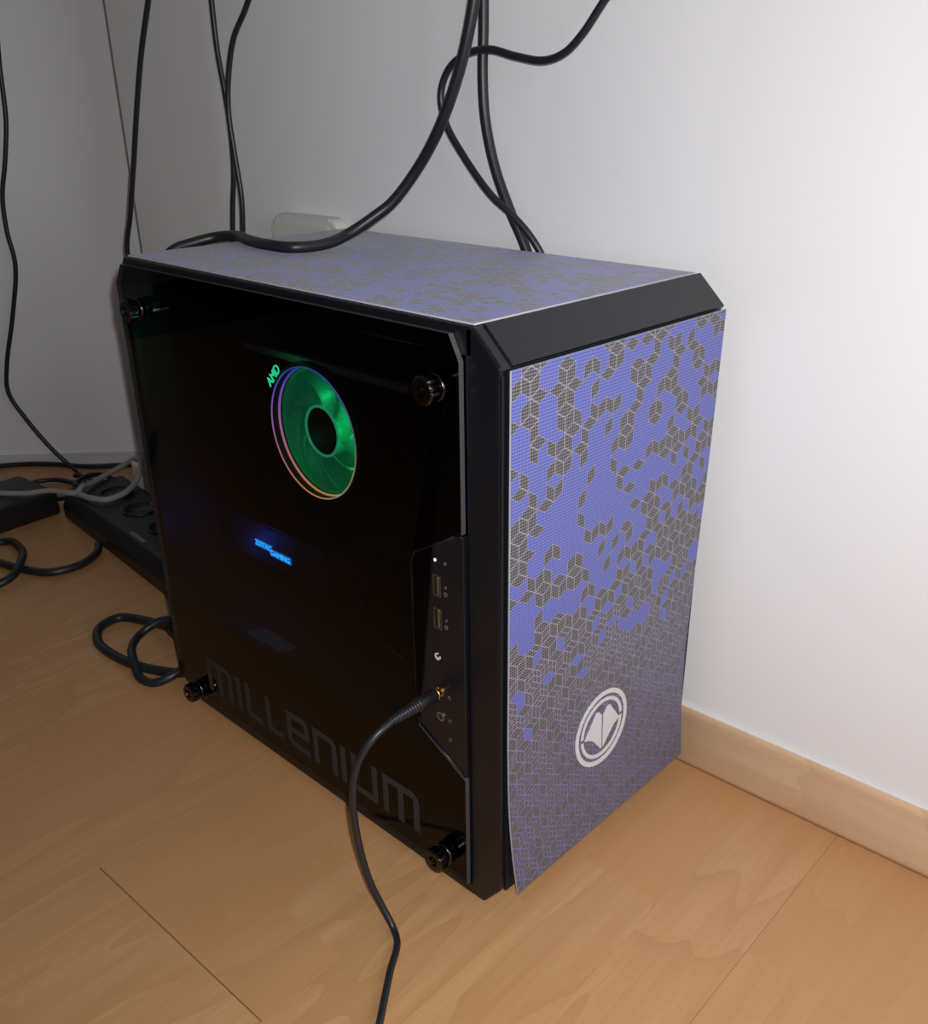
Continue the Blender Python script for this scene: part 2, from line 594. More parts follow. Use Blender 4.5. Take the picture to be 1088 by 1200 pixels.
# ---- ceiling of the room
bm = bmesh.new()
box(bm, -2.2, 2.4, -2.2, 1.2, 2.6, 2.7)
struct(obj('ceiling', bm, M_WALL), 'white ceiling above the room')

# ---- wall behind the computer: it ends left of the computer in an outer corner
XC = -0.3855
bm = bmesh.new()
p = [wall_pt(XC, 0, 0), wall_pt(2.2, 0, 0)]
d = Vector((-WYAW, 1, 0)).normalized()
prism_xy(bm, [(p[0].x, p[0].y), (p[1].x, p[1].y), (p[1].x + d.x * .36, p[1].y + d.y * .36),
              (p[0].x + d.x * .36, p[0].y + d.y * .36)], 0.0, 2.6, bev=0.0012, seg=2)
struct(obj('wall_back', bm, M_WALL), 'white painted wall behind the computer')

# ---- grey-white wall further back on the left
A_ = Vector((-0.796, 0.142, 0)); B_ = Vector((-0.645, 0.306, 0))
tl = (B_ - A_).normalized(); nl = Vector((tl.y, -tl.x, 0))
q0 = A_ - tl * 1.6; q1 = A_ + tl * 0.62
bm = bmesh.new()
prism_xy(bm, [(q0.x, q0.y), (q1.x, q1.y), (q1.x - nl.x * .1, q1.y - nl.y * .1), (q0.x - nl.x * .1, q0.y - nl.y * .1)], 0, 2.6)
struct(obj('wall_left', bm, M_WALL2), 'pale grey wall in the dim left background')
bm = bmesh.new()
q0 = q0 + nl * 0.004; q1 = q1 + nl * 0.004
prism_xy(bm, [(q0.x, q0.y), (q1.x, q1.y), (q1.x - nl.x * .0045, q1.y - nl.y * .0045), (q0.x - nl.x * .0045, q0.y - nl.y * .0045)], 0.0, 0.0185, bev=0.001)
struct(obj('baseboard_left', bm, M_WHITEP), 'low white skirting at the foot of the left wall')

# ---- skirting board with a coved face
bm = bmesh.new()
prof = [(0.0, 0.0), (0.012, 0.0), (0.0122, 0.004), (0.0118, 0.020), (0.0098, 0.033), (0.0080, 0.041), (0.0072, 0.047),
        (0.0060, 0.0500), (0.0040, 0.0510), (0.0, 0.0510)]
ra, rb = [], []
for off, z in prof:
    ra.append(bm.verts.new(wall_pt(XC + .002, off, z)))
    rb.append(bm.verts.new(wall_pt(2.2, off, z)))
n_ = len(prof)
for i in range(n_):
    f = bm.faces.new((ra[i], ra[(i + 1) % n_], rb[(i + 1) % n_], rb[i]))
    f.smooth = 1 <= i <= n_ - 3
bm.faces.new(ra); bm.faces.new(rb[::-1])
skirt = struct(obj('baseboard_back', bm, M_SKIRT), 'beech skirting board along the white wall')
bm = bmesh.new()
tube(bm, [wall_pt(XC + .01 + i * .05, 0.0012, 0.0516) for i in range(52)], 0.0016, seg=8)
obj('caulk_bead', bm, M_CAULK, skirt)

# ================================================================== THE COMPUTER
D, W, H = 0.4248, 0.2316, 0.4200
pc = tag(empty('desktop_computer', (D / 2, W / 2, 0)),
         'black desktop computer tower with purple geometric mesh front and smoked glass side', 'computer')
PCL = Vector((D / 2, W / 2, 0))
def part(name, bm, mat, parent=None, smooth=False, label=None):
    """geometry given in world coordinates, parented under the computer"""
    o = obj(name, bm, mat, pc if parent is None else parent, smooth)
    if parent is None:
        o.location = -PCL
    if label:
        o['label'] = label
    return o

# ---- chassis
bm = bmesh.new()
prism_xz(bm, [(0.0, 0.3995), (0.0151, 0.42), (0.4030, 0.42), (0.4030, 0.4030), (0.006, 0.4030), (0.003, 0.3960)], 0.0, W, bev=0.0008, seg=1)
part('top_frame', bm, M_PLAS)
bm = bmesh.new()
prism_xz(bm, [(0.0, 0.0212), (0.0318, 0.002), (0.4000, 0.002), (0.4000, 0.0115), (0.034, 0.0115), (0.004, 0.0290), (0.0, 0.0290)], 0.0, W, bev=0.0008, seg=1)
part('bottom_frame', bm, M_PLAS)
bm = bmesh.new()
box(bm, 0.0, 0.0016, 0.0015, W - .006, 0.0215, 0.399)
part('rear_panel', bm, M_METAL)
bm = bmesh.new()
box(bm, 0.002, 0.398, W - 0.0085, W - 0.0065, 0.012, 0.403)
part('right_side_panel', bm, M_METAL)
bm = bmesh.new()
box(bm, 0.0016, 0.0105, 0.0, 0.0065, 0.028, 0.399, bev=0.0006, seg=1)
part('rear_pillar', bm, M_PLAS)
bm = bmesh.new()
box(bm, 0.0016, 0.36, 0.196, 0.198, 0.100, 0.402)
part('motherboard_tray', bm, M_DARK)

# ---- front bezel: pillar faces, chamfered corners
bm = bmesh.new()
prism_xz(bm, [(0.3975, 0.002), (0.4097, 0.002), (D, 0.0219), (D, 0.4006), (0.4041, 0.42), (0.3975, 0.42)], 0.0, W, bev=0.0016, seg=2)
bz = part('front_bezel', bm, M_PLAS)
bm = bmesh.new()    # sloping bar between top and front mesh, standing a little proud of the bezel
nx, nz = 0.684, 0.729
def cpt(t, h):     # t from the top edge (0) to the front edge (1)
    return (0.4041 + (D - 0.4041) * t + nx * h, 0.42 + (0.4006 - 0.42) * t + nz * h)
prism_xz(bm, [cpt(-0.02, -0.004), cpt(-0.02, 0.0012), cpt(1.03, 0.0012), cpt(1.03, -0.004)], 0.0085, W + 0.0008, bev=0.0007, seg=2)
part('sloping_bar', bm, M_PLAS)
bm = bmesh.new()    # thin upright rib on the edge of the pillar
box(bm, 0.4232, 0.4256, 0.0004, 0.0030, 0.030, 0.396, bev=0.0007, seg=2)
part('pillar_rib', bm, M_PLAS)
bm = bmesh.new()
box(bm, 0.4240, 0.4262, 0.0060, W - 0.006, 0.020, 0.398)
part('front_vent_frame', bm, M_DARK)
for fx, fy in ((0.06, 0.03), (0.38, 0.03), (0.06, 0.20), (0.38, 0.20)):
    bm = bmesh.new()
    lathe(bm, (fx, fy, 0.0), (0, 0, 1), [(0, 0.009), (0.0022, 0.0095)], seg=16)
    part('foot', bm, M_RUBBER2)

# ---- printed mesh sheets
def rhomb_sheet(name, wd, ht, s, mapf, tonef, subf, lintf, u0=0.0, v0=0.0, thick=0.0011):
    bm = bmesh.new()
    uvl = bm.loops.layers.uv.new('rhomb')
    gvl = bm.loops.layers.uv.new('grid')
    ft = bm.faces.layers.float.new('tone')
    fs_ = bm.faces.layers.float.new('sub')
    fl_ = bm.faces.layers.float.new('linetint')
    hw, hh = s * math.cos(PI / 6), s * 0.5          # hexagon half width; side s
    vd = {}
    def V(x, y):
        k = (round(x * 1e6), round(y * 1e6))
        if k not in vd:
            vd[k] = bm.verts.new((x, y, 0))
        return vd[k]
    rows = int(ht / (1.5 * s)) + 4
    cols = int(wd / (2 * hw)) + 4
    for j in range(-2, rows):
        for i in range(-2, cols):
            cx = u0 + i * 2 * hw + (hw if j % 2 else 0)
            cy = v0 + j * 1.5 * s
            c = (cx, cy)
            P = [(cx, cy + s), (cx + hw, cy + hh), (cx + hw, cy - hh), (cx, cy - s), (cx - hw, cy - hh), (cx - hw, cy + hh)]
            # three rhombs: top, lower right, lower left (a cube seen on its corner)
            for q in ((c, P[1], P[0], P[5]), (c, P[3], P[2], P[1]), (c, P[5], P[4], P[3])):
                mx = sum(a[0] for a in q) / 4
                my = sum(a[1] for a in q) / 4
                f = bm.faces.new([V(*a) for a in q])
                f[ft] = tonef(mx / wd, my / ht)
                f[fs_] = subf(mx / wd, my / ht)
                f[fl_] = lintf(mx / wd, my / ht)
                for lp, uvc in zip(f.loops, ((0, 0), (1, 0), (1, 1), (0, 1))):
                    lp[uvl].uv = uvc
                    lp[gvl].uv = (lp.vert.co.x, lp.vert.co.y)
    for co, no in (((0, 0, 0), (-1, 0, 0)), ((wd, 0, 0), (1, 0, 0)), ((0, 0, 0), (0, -1, 0)), ((0, ht, 0), (0, 1, 0))):
        bmesh.ops.bisect_plane(bm, geom=bm.verts[:] + bm.edges[:] + bm.faces[:], dist=1e-7, plane_co=co, plane_no=no, clear_outer=True)
    # rim so that the sheet has a thickness
    for f in bm.faces:
        f.material_index = 0
    eb = [e for e in bm.edges if e.is_boundary]
    front = {}
    for v_ in bm.verts:
        front[v_] = (v_.co.x, v_.co.y)
    r = bmesh.ops.extrude_edge_only(bm, edges=eb)
    nv = [g for g in r['geom'] if isinstance(g, bmesh.types.BMVert)]
    for g in r['geom']:
        if isinstance(g, bmesh.types.BMFace):
            g.material_index = 1
    nvs = set(nv)
    for v_ in bm.verts:
        u_, w_ = v_.co.x, v_.co.y
        v_.co = mapf(u_, w_, 0.0 if v_ not in nvs else thick)
    me = bpy.data.meshes.new(name)
    bm.to_mesh(me)
    bm.free()
    me.materials.append(M_MESH)
    me.materials.append(M_SHEETRIM)
    o = bpy.data.objects.new(name, me)
    link(o, pc)
    o.location = -PCL
    return o

def interp(x, xs, ys):
    if x <= xs[0]:
        return ys[0]
    for i in range(len(xs) - 1):
        if x <= xs[i + 1]:
            t = (x - xs[i]) / (xs[i + 1] - xs[i])
            return ys[i] + (ys[i + 1] - ys[i]) * t
    return ys[-1]

FZ0, FZ1 = 0.0200, 0.3990
FW, FH = 0.2260, FZ1 - FZ0
def front_xyz(u, v, t=0.0):
    z = FZ0 + v * 1.0
    yl = interp(z, (0.02, 0.05, 0.085, 0.15, 0.4), (0.0092, 0.0072, 0.0058, 0.0044, 0.0044))
    yr = interp(z, (0.02, 0.07, 0.127, 0.18, 0.28, 0.40), (0.2262, 0.2222, 0.2200, 0.2224, 0.2274, 0.2306))
    x = 0.4288
    cl = max(0.0, (0.115 - z) / 0.095)
    x += 0.0060 * cl ** 1.8 * (1 - 0.6 * u / FW)
    return Vector((x - t, yl + (yr - yl) * u / FW, z))

RF = random.Random(11)
blobs = [(0.42, 0.70, 0.16, 0.11, 0.34), (0.30, 0.90, 0.12, 0.06, 0.08), (0.75, 0.82, 0.16, 0.08, 0.12), (0.60, 0.57, 0.13, 0.08, 0.15),
         (0.14, 0.66, 0.10, 0.08, 0.15), (0.08, 0.95, 0.08, 0.05, -0.15), (0.30, 0.60, 0.06, 0.04, -0.20), (0.95, 0.66, 0.06, 0.10, -0.15)]
def front_tone(u, v):
    base = interp(v, (0.26, 0.34, 0.42, 0.50, 0.60, 0.70, 1.0), (0.0, 0.06, 0.20, 0.30, 0.40, 0.47, 0.47))
    if u > 0.6:
        base *= 0.95
    for bu, bv, su, sv, a in blobs:
        base += a * math.exp(-((u - bu) / su) ** 2 - ((v - bv) / sv) ** 2) if v > 0.4 else 0
    n1 = noise.noise(Vector((u * 11, v * 18.5, 3.1)))
    r = 0.5 * RF.random() + 0.5 * max(0.0, min(1.0, 0.5 - n1 * 1.1))
    return 1.0 if r < 0.5 + (base - 0.5) * 0.72 and (base > 0.22 or RF.random() < base * 3.5) else 0.0
def front_sub(u, v):
    return RF.random() * max(0.0, min(1.0, (0.62 - v) / 0.2))
front = rhomb_sheet('front_mesh_panel', FW, FH, 0.0094, front_xyz, front_tone, front_sub,
                    lambda u, v: max(0.0, min(1.0, (0.55 - v) / 0.35)), v0=0.003)
front['label'] = 'purple and grey rhombus-printed mesh front panel'

RT = random.Random(5)
TW, TH = 0.3850, 0.2250
def top_xyz(u, v, t=0.0):
    return Vector((0.0175 + u, 0.0030 + v, 0.4215 - t))
def top_tone(u, v):
    base = interp(u, (0.0, 0.25, 0.5, 0.8, 1.0), (0.22, 0.30, 0.42, 0.52, 0.55))
    n1 = noise.noise(Vector((u * 18, v * 10.5, 1.7)))
    r = 0.5 * RT.random() + 0.5 * max(0.0, min(1.0, 0.5 - n1 * 1.1))
    return 1.0 if r < 0.5 + (base - 0.5) * 0.72 else 0.0
topp = rhomb_sheet('top_mesh_panel', TW, TH, 0.0094, top_xyz, top_tone, lambda u, v: RT.random() * 0.5, lambda u, v: 0.4)
topp['label'] = 'purple and grey rhombus-printed mesh on top'

# ---- round logo on the front mesh
LC = (0.1084, 0.1089)
def logo_pt(y, z, h):
    q = front_xyz(0, LC[1] + z - FZ0)
    return Vector((q.x + h, LC[0] + y, LC[1] + z))
def plate(bm, pts, h0, h1):
    a = [bm.verts.new(logo_pt(y, z, h0)) for y, z in pts]
    b = [bm.verts.new(logo_pt(y, z, h1)) for y, z in pts]
    n = len(pts)
    bm.faces.new(b)
    bm.faces.new(a[::-1])
    for i in range(n):
        bm.faces.new((a[i], a[(i + 1) % n], b[(i + 1) % n], b[i]))
def arc_plate(bm, r0, r1, a0, a1, seg=40):
    for k in range(seg):
        t0 = a0 + (a1 - a0) * k / seg
        t1 = a0 + (a1 - a0) * (k + 1) / seg
        plate(bm, [(r0 * math.cos(t0), r0 * math.sin(t0)), (r1 * math.cos(t0), r1 * math.sin(t0)),
                   (r1 * math.cos(t1), r1 * math.sin(t1)), (r0 * math.cos(t1), r0 * math.sin(t1))], -0.0002, 0.0005)
bm = bmesh.new()
arc_plate(bm, 0.0278, 0.0315, 0, 2 * PI, 64)
arc_plate(bm, 0.0222, 0.0250, 0.10, PI - 0.02, 32)
arc_plate(bm, 0.0222, 0.0250, PI + 0.12, 2 * PI - 0.03, 32)
K = 0.001
Lw = [(-20.5, -2.2), (-7.5, 16.1), (-4.5, 15.9), (-0.9, 11.6), (0.2, -18.6), (-1.0, -18.6), (-10.0, -7.5), (-15.7, -3.9)]
Rw = [(2.0, -18.6), (1.4, 10.6), (5.6, 15.6), (9.0, 16.2), (22.0, -1.6), (15.0, -5.0), (9.2, -11.0)]
plate(bm, [(a * K, b * K) for a, b in Lw][::-1], -0.0002, 0.0005)
plate(bm, [(a * K, b * K) for a, b in Rw], -0.0002, 0.0005)
lg = part('emblem', bm, M_LOGO, None, label='silver round emblem with two wing shapes')
lg.parent = front
lg.location = (0, 0, 0)

# ---- smoked glass side with a notch for the port panel
GP = [(0.0048, 0.0300), (0.0345, 0.0125), (0.3968, 0.0125), (0.3968, 0.1072), (0.3515, 0.1325), (0.3490, 0.1400), (0.3490, 0.2600),
      (0.3520, 0.2690), (0.3900, 0.2920), (0.3968, 0.2936), (0.3968, 0.4000), (0.3890, 0.4150), (0.0165, 0.4150), (0.0048, 0.3990)]
bm = bmesh.new()
ga = [bm.verts.new((x, -0.0042, z)) for x, z in GP]
gb = [bm.verts.new((x, -0.0004, z)) for x, z in GP]
bm.faces.new(ga); bm.faces.new(gb[::-1])
for i in range(len(GP)):
    f = bm.faces.new((ga[i], ga[(i + 1) % len(GP)], gb[(i + 1) % len(GP)], gb[i]))
    f.material_index = 1
bmesh.ops.triangulate(bm, faces=[f for f in bm.faces if len(f.verts) > 4])
glass = part('glass_side_panel', bm, [M_GLASS, M_EDGE], label='smoked glass side panel')

# lettering printed along the bottom of the glass: bars in the (x, z) plane
bm = bmesh.new()
Z0, Z1, T = 0.0315, 0.0665, 0.0058
def bar(x0, x1, z0, z1):
    box(bm, x0, x1, -0.0047, -0.00425, z0, z1)
def poly(pts):
    prism_xz(bm, pts, -0.0047, -0.00425)
def let_m(x, wd):
    c = 0.006
    poly([(x, Z0), (x, Z1), (x + T, Z1), (x + T, Z0)])
    poly([(x + T, Z1), (x + wd - c, Z1), (x + wd - c, Z1 - T), (x + T, Z1 - T)])
    poly([(x + wd - c, Z1), (x + wd, Z1 - c), (x + wd, Z0), (x + wd - T, Z0), (x + wd - T, Z1 - T), (x + wd - c, Z1 - T)])
    bar(x + wd / 2 - T / 2, x + wd / 2 + T / 2, Z0, Z1 - T)
def let_L(x, wd):
    poly([(x, Z1), (x, Z0 + .005), (x + .005, Z0), (x + T, Z0), (x + T, Z1)])
    bar(x + T, x + wd, Z0, Z0 + T)
let_m(0.0605, 0.0395)
bar(0.1085, 0.1143, Z0, Z1)
let_L(0.1225, 0.0230)
let_L(0.1535, 0.0230)
ex, ew = 0.1840, 0.0300
poly([(ex, Z1), (ex, Z0 + .006), (ex + .006, Z0), (ex + T, Z0), (ex + T, Z1)])
bar(ex + T, ex + ew, Z0, Z0 + T)
poly([(ex + T, Z1), (ex + ew - .006, Z1), (ex + ew, Z1 - .006), (ex + ew, Z1 - T), (ex + T, Z1 - T)])
bar(ex + ew - T, ex + ew, Z1 - 0.0200, Z1 - T)
bar(ex + T, ex + ew - T, Z1 - 0.0200, Z1 - 0.0145)
nx_, nw = 0.2205, 0.0300
bar(nx_, nx_ + T, Z0, Z1)
bar(nx_ + T, nx_ + nw - T, Z1 - T, Z1)
poly([(nx_ + nw - T, Z1), (nx_ + nw, Z1 - .006), (nx_ + nw, Z0), (nx_ + nw - T, Z0)])
bar(0.2565, 0.2623, Z0, Z1)
ux, uw = 0.2695, 0.0310
poly([(ux, Z1), (ux, Z0 + .006), (ux + T, Z0), (ux + T, Z1)])
bar(ux + T, ux + uw - T, Z0, Z0 + T)
bar(ux + uw - T, ux + uw, Z0, Z1)
let_m(0.3075, 0.0405)
lt = part('glass_lettering', bm, M_FILM, None, label='grey lettering along the bottom of the glass')
lt.parent = glass
lt.location = (0, 0, 0)

# thumb screws on standoffs
def thumb_screw(x, z):
    bm = bmesh.new()
    lathe(bm, (x, -0.0040, z), (0, -1, 0), [(0, 0.0086), (0.0035, 0.0088), (0.0042, 0.0078), (0.0043, 0.0064), (0.0056, 0.0064)], seg=28)
    # knurled head
    segs = 36
    rings = []
    for d, r in ((0.0056, 0.0074), (0.0063, 0.0092), (0.0124, 0.0092), (0.0136, 0.0078), (0.0136, 0.0042), (0.0124, 0.0038)):
        rg = []
        for k in range(segs):
            t = 2 * PI * k / segs
            rr = r * (1.0 if k % 2 or r < 0.008 else 0.94)
            rg.append(bm.verts.new((x + rr * math.cos(t), -0.0040 - d, z + rr * math.sin(t))))
        rings.append(rg)
    for i in range(len(rings) - 1):
        for k in range(segs):
            bm.faces.new((rings[i][k], rings[i][(k + 1) % segs], rings[i + 1][(k + 1) % segs], rings[i + 1][k]))
    bm.faces.new(rings[0][::-1]); bm.faces.new(rings[-1])
    # cross slot ridge
    box(bm, x - 0.0032, x + 0.0032, -0.0178, -0.0160, z - 0.0006, z + 0.0006)
    box(bm, x - 0.0005, x + 0.0005, -0.0178, -0.0160, z - 0.0032, z + 0.0032)
    o = part('thumb_screw', bm, M_SCREW, None)
    o.parent = glass
    o.location = (0, 0, 0)
for sx_, sz_ in ((0.0385, 0.3825), (0.3795, 0.3830), (0.3755, 0.0305), (0.0410, 0.0230)):
    thumb_screw(sx_, sz_)

# ---- port panel in the notch of the glass
IO = [(0.3500, 0.1400), (0.3525, 0.1340), (0.3960, 0.1095), (0.3972, 0.1095), (0.3972, 0.2920), (0.3905, 0.2908), (0.3530, 0.2682), (0.3500, 0.2600)]
bm = bmesh.new()
prism_xz(bm, IO, -0.0034, 0.0020, bev=0.0007, seg=2)
io = part('port_panel', bm, M_PLAS)
bm = bmesh.new()   # raised lip around the panel
for a, b in zip(IO, IO[1:] + IO[:1]):
    if a[0] > 0.395 and b[0] > 0.395:
        continue
    va, vb = Vector((a[0], -0.0036, a[1])), Vector((b[0], -0.0036, b[1]))
    tube(bm, [va, vb], 0.0008, seg=6)
o = part('panel_lip', bm, M_PLAS); o.parent = io; o.location = (0, 0, 0)
def iopart(name, bm, mat):
    o = obj(name, bm, mat, io)
    return o
for zc in (0.2510, 0.2268):
    bm = bmesh.new()   # socket shell: four thin steel walls
    x0, x1, z0, z1 = 0.3700, 0.3768, zc - 0.0076, zc + 0.0076
    t = 0.0006
    box(bm, x0, x0 + t, -0.0038, -0.0005, z0, z1); box(bm, x1 - t, x1, -0.0038, -0.0005, z0, z1)
    box(bm, x0 + t, x1 - t, -0.0038, -0.0005, z0, z0 + t); box(bm, x0 + t, x1 - t, -0.0038, -0.0005, z1 - t, z1)
    u = iopart('usb_port', bm, M_STEEL)
    bm = bmesh.new()
    box(bm, x0 + t, x1 - t, -0.00352, -0.0030, z0 + t, z1 - t)
    o = obj('socket_mouth', bm, M_DARK, u)
    bm = bmesh.new()
    box(bm, x0 + 0.0035, x0 + 0.0052, -0.0040, -0.0030, z0 + 0.0012, z1 - 0.0012, bev=0.0002, seg=1)
    o = obj('contact_tongue', bm, M_STEEL, u)
    bm = bmesh.new()   # small mark beside the socket
    ring_xz(bm, 0.3810, zc - 0.0040, -0.0037, -0.0033, 0.0009, 0.0016, seg=16)
    box(bm, 0.3800, 0.3820, -0.0037, -0.0033, zc + 0.0002, zc + 0.0009)
    box(bm, 0.3812, 0.3820, -0.0037, -0.0033, zc + 0.0009, zc + 0.0024)
    o = iopart('usb_mark', bm, M_DIMPRINT)
bm = bmesh.new()
ring_xz(bm, 0.3722, 0.1974, -0.0038, -0.0033, 0.0017, 0.0027, seg=24, a0=PI * 0.42, a1=PI * 2.12)
box(bm, 0.3722, 0.3742, -0.0038, -0.0033, 0.1962, 0.1970)
iopart('power_mark', bm, M_PRINT)
for zc, mt in ((0.1703, M_GOLD), (0.1501, M_STEEL)):
    bm = bmesh.new()
    ring_xz(bm, 0.3738, zc, -0.0042, -0.0025, 0.0021, 0.0036, seg=24)
    j = iopart('audio_jack', bm, mt)
    bm = bmesh.new()
    lathe(bm, (0.3738, -0.0034, zc), (0, -1, 0), [(0, 0.0018), (0.0003, 0.0018)], seg=16)
    obj('jack_hole', bm, M_DARK, j)
for zc in (0.1690, 0.1500, 0.1345):
    bm = bmesh.new()
    ring_xz(bm, 0.3822, zc, -0.0037, -0.0033, 0.0006, 0.0013, seg=12, a0=0.0, a1=PI)
    box(bm, 0.3810, 0.3814, -0.0037, -0.0033, zc - 0.0016, zc)
    box(bm, 0.3830, 0.3834, -0.0037, -0.0033, zc - 0.0016, zc)
    iopart('jack_mark', bm, M_DIMPRINT)
bm = bmesh.new()
lathe(bm, (0.3722, -0.0034, 0.2690), (0, -1, 0), [(0, 0.0012), (0.0004, 0.0011)], seg=12)
iopart('status_light', bm, M_WHITELED)
bm = bmesh.new()
lathe(bm, (0.3812, -0.0034, 0.2690), (0, -1, 0), [(0, 0.0012), (0.0004, 0.0011)], seg=12)
iopart('status_light', bm, M_DIMPRINT)

# ---- inside: power supply shroud, motherboard, cooler, graphics card
bm = bmesh.new()
box(bm, 0.004, 0.388, 0.008, 0.195, 0.0125, 0.104, bev=0.0015, seg=1)
sh = part('power_supply_shroud', bm, M_DARK)
bm = bmesh.new()
prism_xy(bm, [(0.1101, 0.0125), (0.1621, 0.0125), (0.1637, 0.0275), (0.1126, 0.0275)], 0.104, 0.1046)
o = part('shroud_label', bm, M_LABEL); o.parent = sh; o.location = (0, 0, 0)
bm = bmesh.new()
box(bm, 0.0040, 0.245, 0.186, 0.188, 0.112, 0.392)
mb = part('motherboard', bm, M_PCB)
bm = bmesh.new()
box(bm, 0.006, 0.032, 0.150, 0.186, 0.225, 0.385, bev=0.002)
o = part('port_cover', bm, M_DARK); o.parent = mb; o.location = (0, 0, 0)
for k in range(4):
    bm = bmesh.new()
    xx = 0.244 + k * 0.0 - 0.009 * k + 0.0
    box(bm, xx - 0.0035, xx, 0.142, 0.186, 0.245, 0.378, bev=0.0006, seg=1)
    o = part('memory_module', bm, M_PCB); o.parent = mb; o.location = (0, 0, 0)
bm = bmesh.new()
box(bm, 0.040, 0.085, 0.160, 0.186, 0.362, 0.386, bev=0.002)
o = part('heatsink', bm, M_ALU); o.parent = mb; o.location = (0, 0, 0)
# rail above the fan that catches its green light
bm = bmesh.new()
box(bm, 0.080, 0.300, 0.060, 0.066, 0.3455, 0.3515, bev=0.0008, seg=1)
part('case_rail', bm, simple('grey_rail_metal', (0.16, 0.16, 0.17, 1), 0.45))

# cooler
CX, CZ, CY = 0.1745, 0.2937, 0.060
cool = obj('cpu_cooler', bmesh.new(), M_DARK, pc)
bm = bmesh.new()
for k in range(14):
    zz = CZ - 0.048 + k * 0.0074
    box(bm, CX - 0.050, CX + 0.050, 0.098, 0.150, zz, zz + 0.0012)
box(bm, CX - 0.020, CX + 0.020, 0.098, 0.186, CZ - 0.02, CZ + 0.02)
me = bpy.data.meshes.new('cpu_cooler')
bm.to_mesh(me); bm.free()
me.materials.append(M_ALU)
cool.data = me
cool.location = -PCL
def cpart(name, bm, mat, smooth=False, ctr=False):
    o = obj(name, bm, mat, cool, smooth)
    if ctr:
        o.location = (CX, CY, CZ)
    return o
RR = 0.0530
bm = bmesh.new()
ring_xz(bm, 0, 0, 0.0000, 0.0016, RR - 0.0011, RR, seg=96)
cpart('light_ring', bm, M_RING, ctr=True)
bm = bmesh.new()
ring_xz(bm, 0, 0, -0.0066, -0.0058, RR - 0.0002, RR + 0.0007, seg=96)
cpart('light_ring', bm, M_RING, ctr=True)
bm = bmesh.new()     # housing between the rings
ring_xz(bm, 0, 0, -0.0057, 0.036, RR + 0.0003, RR + 0.0040, seg=64)
cpart('fan_housing', bm, M_DARK, ctr=True)
# bowl behind the blades, LED glow put into its material
bm = bmesh.new()
lathe(bm, (0, 0.003, 0), (0, 1, 0), [(0.0, RR - 0.0014), (0.010, RR - 0.003), (0.020, 0.040), (0.024, 0.020), (0.024, 0.004)], seg=64, cap=False)
cpart('glow_bowl', bm, M_BLADE, True, ctr=True)
# seven swept blades
for k in range(7):
    bm = bmesh.new()
    nr, na = 8, 7
    grid = []
    for i in range(nr + 1):
        r = 0.0165 + (0.0500 - 0.0165) * i / nr
        row = []
        for j in range(na + 1):
            sp = 0.86 * (0.75 + 0.25 * i / nr)
            t = 2 * PI * k / 7 + 0.55 * (i / nr) ** 1.3 + sp * j / na
            y = 0.017 - 0.011 * j / na + 0.002 * i / nr
            row.append((r * math.cos(t), y, r * math.sin(t)))
        grid.append(row)
    lo = [[bm.verts.new(p_) for p_ in row] for row in grid]
    hi = [[bm.verts.new((p_[0], p_[1] - 0.0010, p_[2])) for p_ in row] for row in grid]
    for i in range(nr):
        for j in range(na):
            for L_ in (lo, hi):
                f = bm.faces.new((L_[i][j], L_[i + 1][j], L_[i + 1][j + 1], L_[i][j + 1])); f.smooth = True
    for i in range(nr):
        bm.faces.new((lo[i][0], lo[i + 1][0], hi[i + 1][0], hi[i][0]))
        bm.faces.new((lo[i][na], lo[i + 1][na], hi[i + 1][na], hi[i][na]))
    for j in range(na):
        bm.faces.new((lo[0][j], lo[0][j + 1], hi[0][j + 1], hi[0][j]))
        bm.faces.new((lo[nr][j], lo[nr][j + 1], hi[nr][j + 1], hi[nr][j]))
    cpart('fan_blade', bm, M_BLADE, ctr=True)
bm = bmesh.new()
lathe(bm, (0, 0.020, 0), (0, -1, 0), [(0.0, 0.0215), (0.016, 0.0210)], seg=48, cap=False)
cpart('fan_hub', bm, M_BLADE, True, ctr=True)
bm = bmesh.new()
ring_xz(bm, 0, 0, 0.0030, 0.0042, 0.0194, 0.0213, seg=48)
cpart('hub_ring', bm, mat_emit('hub_ring_green', (0.06, 1.0, 0.45, 1), 1.0), ctr=True)
bm = bmesh.new()
lathe(bm, (0, 0.0045, 0), (0, -1, 0), [(0.0, 0.0194), (0.0004, 0.0192)], seg=48)
cpart('hub_cap', bm, M_DARK, ctr=True)
# the fan's LEDs
for (dx, dz, en) in ((0.036, 0.010, 0.085), (0.033, -0.020, 0.026), (0.004, 0.030, 0.020), (-0.024, -0.016, 0.008)):
    l = bpy.data.lights.new('fan_led', 'POINT')
    l.energy = en
    l.color = (0.03, 1.0, 0.45)
    l.shadow_soft_size = 0.003
    lo_ = bpy.data.objects.new('fan_led', l)
    link(lo_, cool)
    lo_.location = (CX + dx, CY + 0.001, CZ + dz)
l = bpy.data.lights.new('letter_led', 'POINT')
l.energy = 0.014
l.color = (0.03, 1.0, 0.45)
l.shadow_soft_size = 0.004
lo_ = bpy.data.objects.new('letter_led', l)
link(lo_, cool)
lo_.location = (CX - 0.020, CY - 0.016, CZ + 0.060)
# lit letters on the upper left of the ring
me = text_mesh('AMD', 0.0105, 0.0004)
me.materials.append(M_GREENTXT)
o = bpy.data.objects.new('cooler_lettering', me)
link(o, cool)
ta = math.radians(137)
o.location = (CX + 0.0585 * math.cos(ta), CY - 0.0078, CZ + 0.0585 * math.sin(ta))
o.rotation_mode = 'QUATERNION'
o.rotation_quaternion = (Matrix.Rotation(-math.radians(47), 4, 'Y') @ Matrix.Rotation(PI / 2, 4, 'X')).to_quaternion()

